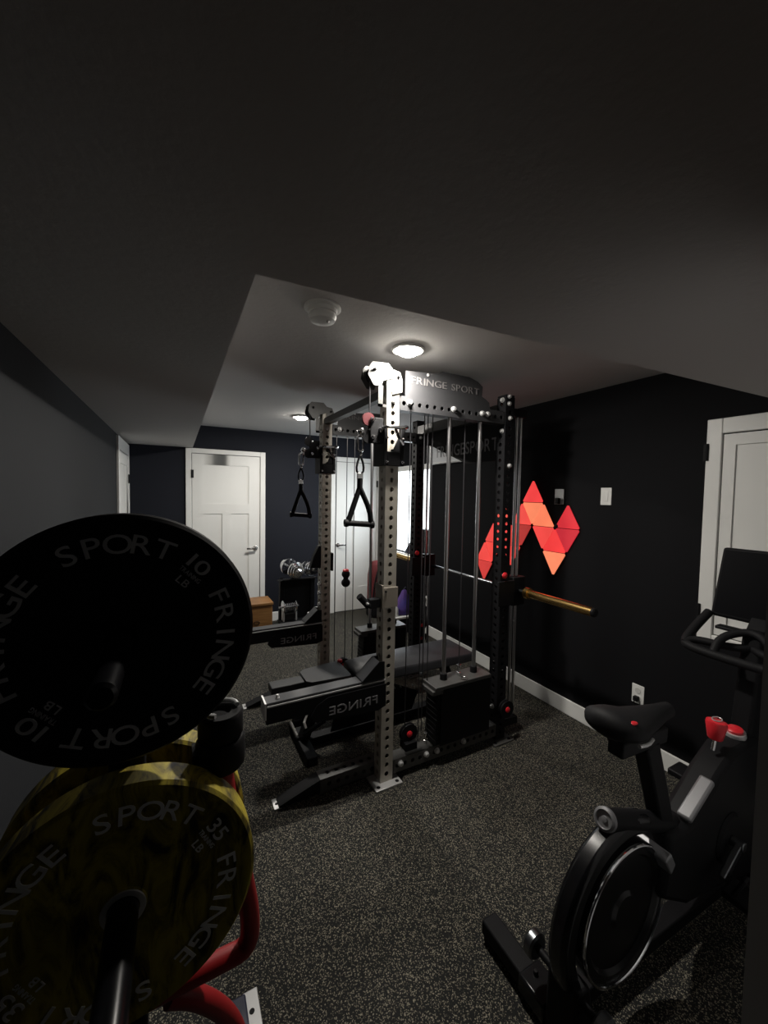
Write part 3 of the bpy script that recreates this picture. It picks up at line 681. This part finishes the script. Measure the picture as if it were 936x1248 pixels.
S().tube([(1.145, BY-.082, .905), (1.19, BY-.083, .898), (1.245, BY-.066, .888)], .005, 8, 1).build('saddle_piping', 'zinc', sd)
S().ball((1.16, BY-.056, .955), .011, (1.2, .8, .35)).build('saddle_badge', 'red', sd)
# tension knob and second dial
S().cyl((1.80, BY, .65), (1.815, BY, .70), .007, 12).build('knob_stem', 'steel', bike)
kn = S().lathe([(.001, 0), (.020, 0), (.024, .004), (.034, .058), (.032, .068), (.022, .072), (.001, .070)], (1.813, BY, .690), (.1, 0, 1), 24).build('tension_knob', 'red', bike)
S().tube([(1.822+.020*math.cos(a), BY+.014*math.sin(a), .765) for a in [2*PI*i/20 for i in range(20)]], .0022, 6, 0, True).build('knob_ring', 'zinc', kn)
dl = S().lathe([(.001, 0), (.033, 0), (.036, .01), (.034, .025), (.001, .026)], (1.985, BY, .650), (-.2, 0, 1), 24).build('dial_base', 'zinc', bike)
S().lathe([(.026, 0), (.027, .010), (.018, .016), (.001, .016)], (1.980, BY, .675), (-.2, 0, 1), 24).build('dial_cap', 'red', dl)
# crank, pedals, belt cover
S().lathe([(.001, -.06), (.085, -.06), (.095, -.052), (.095, .052), (.085, .06), (.001, .06)], (1.83, BY, .33), (0, 1, 0), 48).build('belt_cover', 'black', bike)
cr = S().bar((1.83, BY-.085, .33), (1.70, BY-.085, .26), .02, .03).cyl((1.83, BY-.06, .33), (1.83, BY-.10, .33), .018, 18).build('crank_arm', 'darkrod', bike, bevel=.003)
S().box(1.65, 1.75, BY-.20, BY-.10, .235, .262).build('pedal', 'black', cr, bevel=.006)
S().tube([(1.66, BY-.13, .262), (1.67, BY-.15, .315), (1.71, BY-.15, .325), (1.74, BY-.16, .262)], .007, 8, 1).build('toe_cage', 'black', cr)
c2 = S().bar((1.83, BY+.085, .33), (1.96, BY+.085, .40), .02, .03).cyl((1.83, BY+.06, .33), (1.83, BY+.10, .33), .018, 18).build('crank_arm', 'darkrod', bike, bevel=.003)
S().box(1.91, 2.01, BY+.10, BY+.20, .39, .417).build('pedal', 'black', c2, bevel=.006)
for yy in (BY+.115, BY-.11):
    S().lathe([(.001, -.016), (.032, -.016), (.038, -.010), (.038, .010), (.032, .016), (.001, .016)], (.985, yy, .20), (0, 1, 0), 24).build('transport_wheel', 'darkrod', bike)
S().cyl((.985, BY-.12, .20), (.985, BY+.12, .20), .012, 12).build('wheel_axle', 'black', bike)
side([(.955, .06), (1.05, .06), (1.02, .23), (.965, .23)], .10, 'rear_bracket', 'black', bevel=.01)
# handlebar post, bars, screen
S().bar((2.06, BY, .60), (2.14, BY, 1.06), .07, .09, (1, 0, 0)).build('handlebar_post', 'black', bike, bevel=.012)
s = S()
s.tube([(2.19, BY+.19, 1.082), (2.10, BY+.205, 1.02), (2.01, BY+.205, .970), (1.98, BY+.17, .958), (1.975, BY, .955), (1.98, BY-.17, .958), (2.01, BY-.205, .970), (2.10, BY-.205, 1.02), (2.19, BY-.19, 1.082)], .0185, 14, 2)
s.tube([(1.99, BY+.195, .966), (2.035, BY+.18, .985), (2.05, BY+.06, .985), (2.10, BY, .99)], .016, 12, 2); s.tube([(1.99, BY-.195, .966), (2.035, BY-.18, .985), (2.05, BY-.06, .985), (2.10, BY, .99)], .016, 12, 2)
s.tube([(1.99, BY+.09, .958), (2.03, BY+.085, 1.02), (2.09, BY+.03, 1.055), (2.09, BY-.03, 1.055), (2.03, BY-.085, 1.02), (1.99, BY-.09, .958)], .016, 12, 2)
s.build('handlebar', 'rubber', bike)
R = Euler((0, math.radians(17), 0)).to_matrix(); sc0 = V((2.245, BY-.045, 1.225))
def scr(dx, w, h, name, m, bev, par):
    return S().obox(sc0+R @ V((dx[0], 0, 0)), (dx[1], w, h), (0, math.radians(17), 0)).build(name, m, par, bevel=bev)
sn = scr((0, .026), .46, .325, 'screen_housing', 'black', .012, bike); scr((-.0135, .003), .435, .296, 'display', 'screen', .0, sn)
S().bar((2.14, BY, 1.03), (2.235, BY, 1.12), .08, .03).build('screen_mount', 'black', bike, bevel=.004)
S().bar((2.12, BY-.13, 1.045), (2.12, BY+.13, 1.045), .05, .014).build('console_tray', 'black', bike, bevel=.004)

# ------------------------------------------------------------------ back of the room
# dumbbell stand with two chrome dumbbells
t = thing('dumbbell_stand', (1.24, 4.42, 0), 'black dumbbell stand against the back wall between the white doors', 'dumbbell stand')
for x in (1.06, 1.42):
    S().bar((x, 4.50, .02), (x, 4.46, .62), .05, .07, (0, 1, 0)).build('upright', 'black', t, bevel=.004)
    S().box(x-.03, x+.03, 4.20, 4.62, 0, .04).build('foot', 'black', t, bevel=.004)
S().obox((1.24, 4.40, .615), (.44, .26, .02), (math.radians(-12), 0, 0)).build('upper_tray', 'black', t, bevel=.004)
S().obox((1.24, 4.36, .145), (.44, .30, .02), (math.radians(-8), 0, 0)).build('lower_tray', 'black', t, bevel=.004)
S().box(1.06, 1.42, 4.475, 4.50, .05, .60).build('back_panel', 'black', t)
def dumbbell(c, ax, r, hl, label, m='chrome'):
    t = thing('dumbbell', (c[0], c[1], c[2]-r), label, 'dumbbell', 'chrome dumbbells on the stand')
    c = V(c); a = V(ax).normalized()
    S().cyl(c-a*(hl+.05), c+a*(hl+.05), .014, 16).build('handle', m, t)
    for sg_ in (-1, 1):
        for k in range(3):
            o = c+a*sg_*(hl-.035+k*.026)
            S().lathe([(.015, -.011), (r*(.98-.13*k), -.011), (r*(1-.13*k), -.007), (r*(1-.13*k), .007), (r*(.98-.13*k), .011), (.015, .011)], o, a, 32, False).build('plate', m, t)
        S().lathe([(.014, 0), (.03, 0), (.034, .008), (.022, .02), (.014, .02)], c+a*sg_*(hl+.03), a*sg_, 6, False).build('spin_nut', m, t)
    return t
dumbbell((1.15, 4.36, .752), (.35, -.9, -.2), .098, .10, 'chrome plate dumbbell on the upper tray, end facing the camera')
dumbbell((1.36, 4.38, .737), (.3, -.9, 0), .09, .07, 'chrome dumbbell on the upper tray, half hidden by the far rack post')
t = thing('dumbbell', (1.11, 4.33, .17), 'chrome dumbbell with flat fins on the lower tray of the stand', 'dumbbell', 'chrome dumbbells on the stand')
for x in (1.045, 1.185):
    S().lathe([(.001, -.006), (.068, -.006), (.072, -.003), (.072, .003), (.068, .006), (.001, .006)], (x, 4.33, .325), (1, 0, 0), 32).build('end_plate', 'chrome', t)
    S().box(x-.008, x+.008, 4.285, 4.375, .170, .30).build('stand_leg', 'zinc', t, bevel=.003)
for k in range(6): S().lathe([(.016, -.004), (.058, -.004), (.058, .004), (.016, .004)], (1.066+.02*k, 4.33, .325), (1, 0, 0), 28, False).build('plate', 'chrome', t)
S().cyl((1.0, 4.33, .325), (1.22, 4.33, .325), .014, 14).build('handle', 'chrome', t)
S().box(1.04, 1.19, 4.30, 4.36, .185, .25).build('cradle', 'black', t, bevel=.004)
t = thing('jar', (1.335, 4.27, .155), 'small pale blue jar on the lower tray of the dumbbell stand', 'jar')
S().lathe([(.001, 0), (.026, 0), (.029, .006), (.029, .052), (.024, .058), (.001, .058)], (1.335, 4.27, .168), (0, 0, 1), 24).build('body', 'plaster', t)
S().lathe([(.026, 0), (.026, .018), (.022, .021), (.001, .021)], (1.335, 4.27, .2255), (0, 0, 1), 24).build('lid', 'white', t)
# wooden plyo box
t = thing('wooden_box', (.74, 4.35, 0), 'warm brown wooden box on the floor beside the left white door', 'box')
S().box(.58, .905, 4.22, 4.50, 0, .40).build('carcass', 'wood', t, bevel=.004)
S().box(.572, .913, 4.212, 4.508, .40, .425).build('top_panel', 'wood', t, bevel=.003)
S().tube([(.74+.03*math.cos(a), 4.2185, .22+.016*math.sin(a)) for a in [2*PI*i/20 for i in range(20)]], .003, 6, 0, True).build('hand_hole', 'black', t)
# red bag leaning by the door, cloth bag, boxes under the window
t = thing('duffel_bag', (2.33, 4.55, 0), 'tall dark red and black bag standing in front of the right white door', 'bag')
s = S(); rg = []
for z, rx, ry in ((0, .10, .09), (.03, .125, .11), (.30, .13, .115), (.55, .12, .11), (.68, .10, .09), (.725, .06, .05), (.735, .02, .02)):
    rg.append([s.bm.verts.new((2.33+rx*math.cos(a)*(1+.05*math.sin(3*a+z*9)), 4.55+ry*math.sin(a)*(1+.04*math.cos(4*a+z*7)), z)) for a in [2*PI*j/24 for j in range(24)]])
s.rings(rg); s.build('body', 'redcloth', t, ang=80)
S().lathe([(.131, 0), (.134, .01), (.134, .16), (.131, .17)], (2.33, 4.55, .02), (0, 0, 1), 28, False).build('base_panel', 'black', t)
S().tube([(2.22, 4.43, .25), (2.24, 4.415, .5), (2.30, 4.43, .66), (2.36, 4.43, .66), (2.41, 4.42, .45), (2.41, 4.43, .22)], .012, 8, 2).build('strap', 'black', t)
t = thing('storage_box', (2.33, 3.95, 0), 'low black box on the floor under the window, behind the rack', 'box')
S().box(2.17, 2.50, 3.82, 4.10, 0, .17).build('body', 'black', t, bevel=.006)
S().box(2.16, 2.51, 3.81, 4.11, .17, .195).build('lid', 'white', t, bevel=.004)
t = thing('cloth_bag', (2.37, 3.93, .195), 'blue and purple cloth bag slumped on the black box under the window', 'bag')
s = S(); rg = []
for z, r in ((0, .09), (.02, .12), (.08, .115), (.15, .085), (.22, .052), (.27, .03), (.285, .012)):
    rg.append([s.bm.verts.new((2.37+.35*z*.2+r*math.cos(a)*(1+.12*math.sin(5*a+z*20)), 3.94+r*.8*math.sin(a)*(1+.1*math.cos(4*a+z*15)), .195+z)) for a in [2*PI*j/28 for j in range(28)]])
s.rings(rg); s.build('body', 'bluecloth', t, ang=80)
S().tube([(2.375, 3.94, .47), (2.40, 3.93, .52), (2.42, 3.94, .47)], .006, 8, 2).build('carry_loop', 'navy', t)
t = thing('white_bottle', (2.235, 3.87, .195), 'white plastic bottle beside the blue cloth bag', 'bottle')
S().lathe([(.001, 0), (.03, 0), (.032, .01), (.032, .09), (.016, .115), (.015, .12)], (2.235, 3.87, .195), (0, 0, 1), 20).build('body', 'white', t)
S().lathe([(.016, 0), (.016, .022), (.001, .023)], (2.235, 3.87, .314), (0, 0, 1), 16).build('cap', 'white', t)
t = thing('speaker', (XR+.02, 3.79, WZ0), 'black box speaker at the right end of the window sill', 'speaker')
S().box(XR-.02, XR+.075, 3.695, 3.90, WZ0, 1.205).build('cabinet', 'black', t, bevel=.006)
S().lathe([(.07, 0), (.07, .004), (.055, -.006), (.001, -.003)], (XR-.0202, 3.80, 1.0), (-1, 0, 0), 28).build('driver_cone', 'rubber', t)
t = thing('window_ornament', (XR+.03, 4.13, WZ0), 'dark triangular stand on the bright window sill', 'stand')
S().prism([(XR+.0, 4.05, WZ0), (XR+.0, 4.24, WZ0), (XR+.0, 4.13, 1.0), (XR+.0, 4.05, 1.06)], (.05, 0, 0)).build('body', 'navy', t, bevel=.006)
S().ball((XR-.001, 4.09, .995), .010, (.4, 1, 1)).build('button', 'steel', t)

# ------------------------------------------------------------------ light, world, camera
for x, y, lab in LAMPS:
    ld = bpy.data.lights.new('downlight_bulb', 'AREA'); ld.shape = 'DISK'; ld.size = .10; ld.energy = 26; ld.color = (1, .95, .87)
    if hasattr(ld, 'spread'): ld.spread = PI
    o = bpy.data.objects.new('downlight_bulb', ld); COL.objects.link(o); o.location = (x, y, ZC-.042)
    o.parent = next(q for q in COL.objects if q.get('label') == lab); o.matrix_parent_inverse = wm(o.parent).inverted()
ld = bpy.data.lights.new('window_daylight', 'AREA'); ld.shape = 'RECTANGLE'; ld.size = .85; ld.size_y = 1.0; ld.energy = 9; ld.color = (.82, .92, 1)
o = bpy.data.objects.new('window_daylight', ld); COL.objects.link(o); o.location = (XR+.08, (W0+W1)/2, 1.40); o.rotation_euler = (0, math.radians(90), 0)
o.parent = WIN; o.matrix_parent_inverse = wm(WIN).inverted()
wd = bpy.data.worlds.new('world'); SC.world = wd; wd.use_nodes = True
wd.node_tree.nodes['Background'].inputs['Color'].default_value = (.6, .7, 1, 1); wd.node_tree.nodes['Background'].inputs['Strength'].default_value = .004

F, YAW, PIT, ROL = 474.87, 28.023, 2.51, .998
y_, p_, r_ = map(math.radians, (YAW, PIT, ROL))
fw_ = V((math.sin(y_)*math.cos(p_), math.cos(y_)*math.cos(p_), -math.sin(p_))); rt = V((math.cos(y_), -math.sin(y_), 0)); up = rt.cross(fw_)
rt2 = rt*math.cos(r_)+up*math.sin(r_); up2 = up*math.cos(r_)-rt*math.sin(r_)
cd = bpy.data.cameras.new('camera'); cd.sensor_fit = 'VERTICAL'; cd.sensor_height = 24; cd.lens = 24*F/1248; cd.clip_start = .02; cd.clip_end = 60
co = bpy.data.objects.new('camera', cd); COL.objects.link(co)
co.matrix_world = Matrix(((rt2.x, up2.x, -fw_.x, 0), (rt2.y, up2.y, -fw_.y, 0), (rt2.z, up2.z, -fw_.z, 1.6), (0, 0, 0, 1)))
SC.camera = co
vs = SC.view_settings; vs.view_transform = 'Standard'; vs.look = 'None'; vs.gamma = 1; vs.use_curve_mapping = False; vs.exposure = 0.
SC.cycles.use_denoising = True
SC.cycles.max_bounces = 8; SC.cycles.diffuse_bounces = 5; SC.cycles.sample_clamp_indirect = 4.
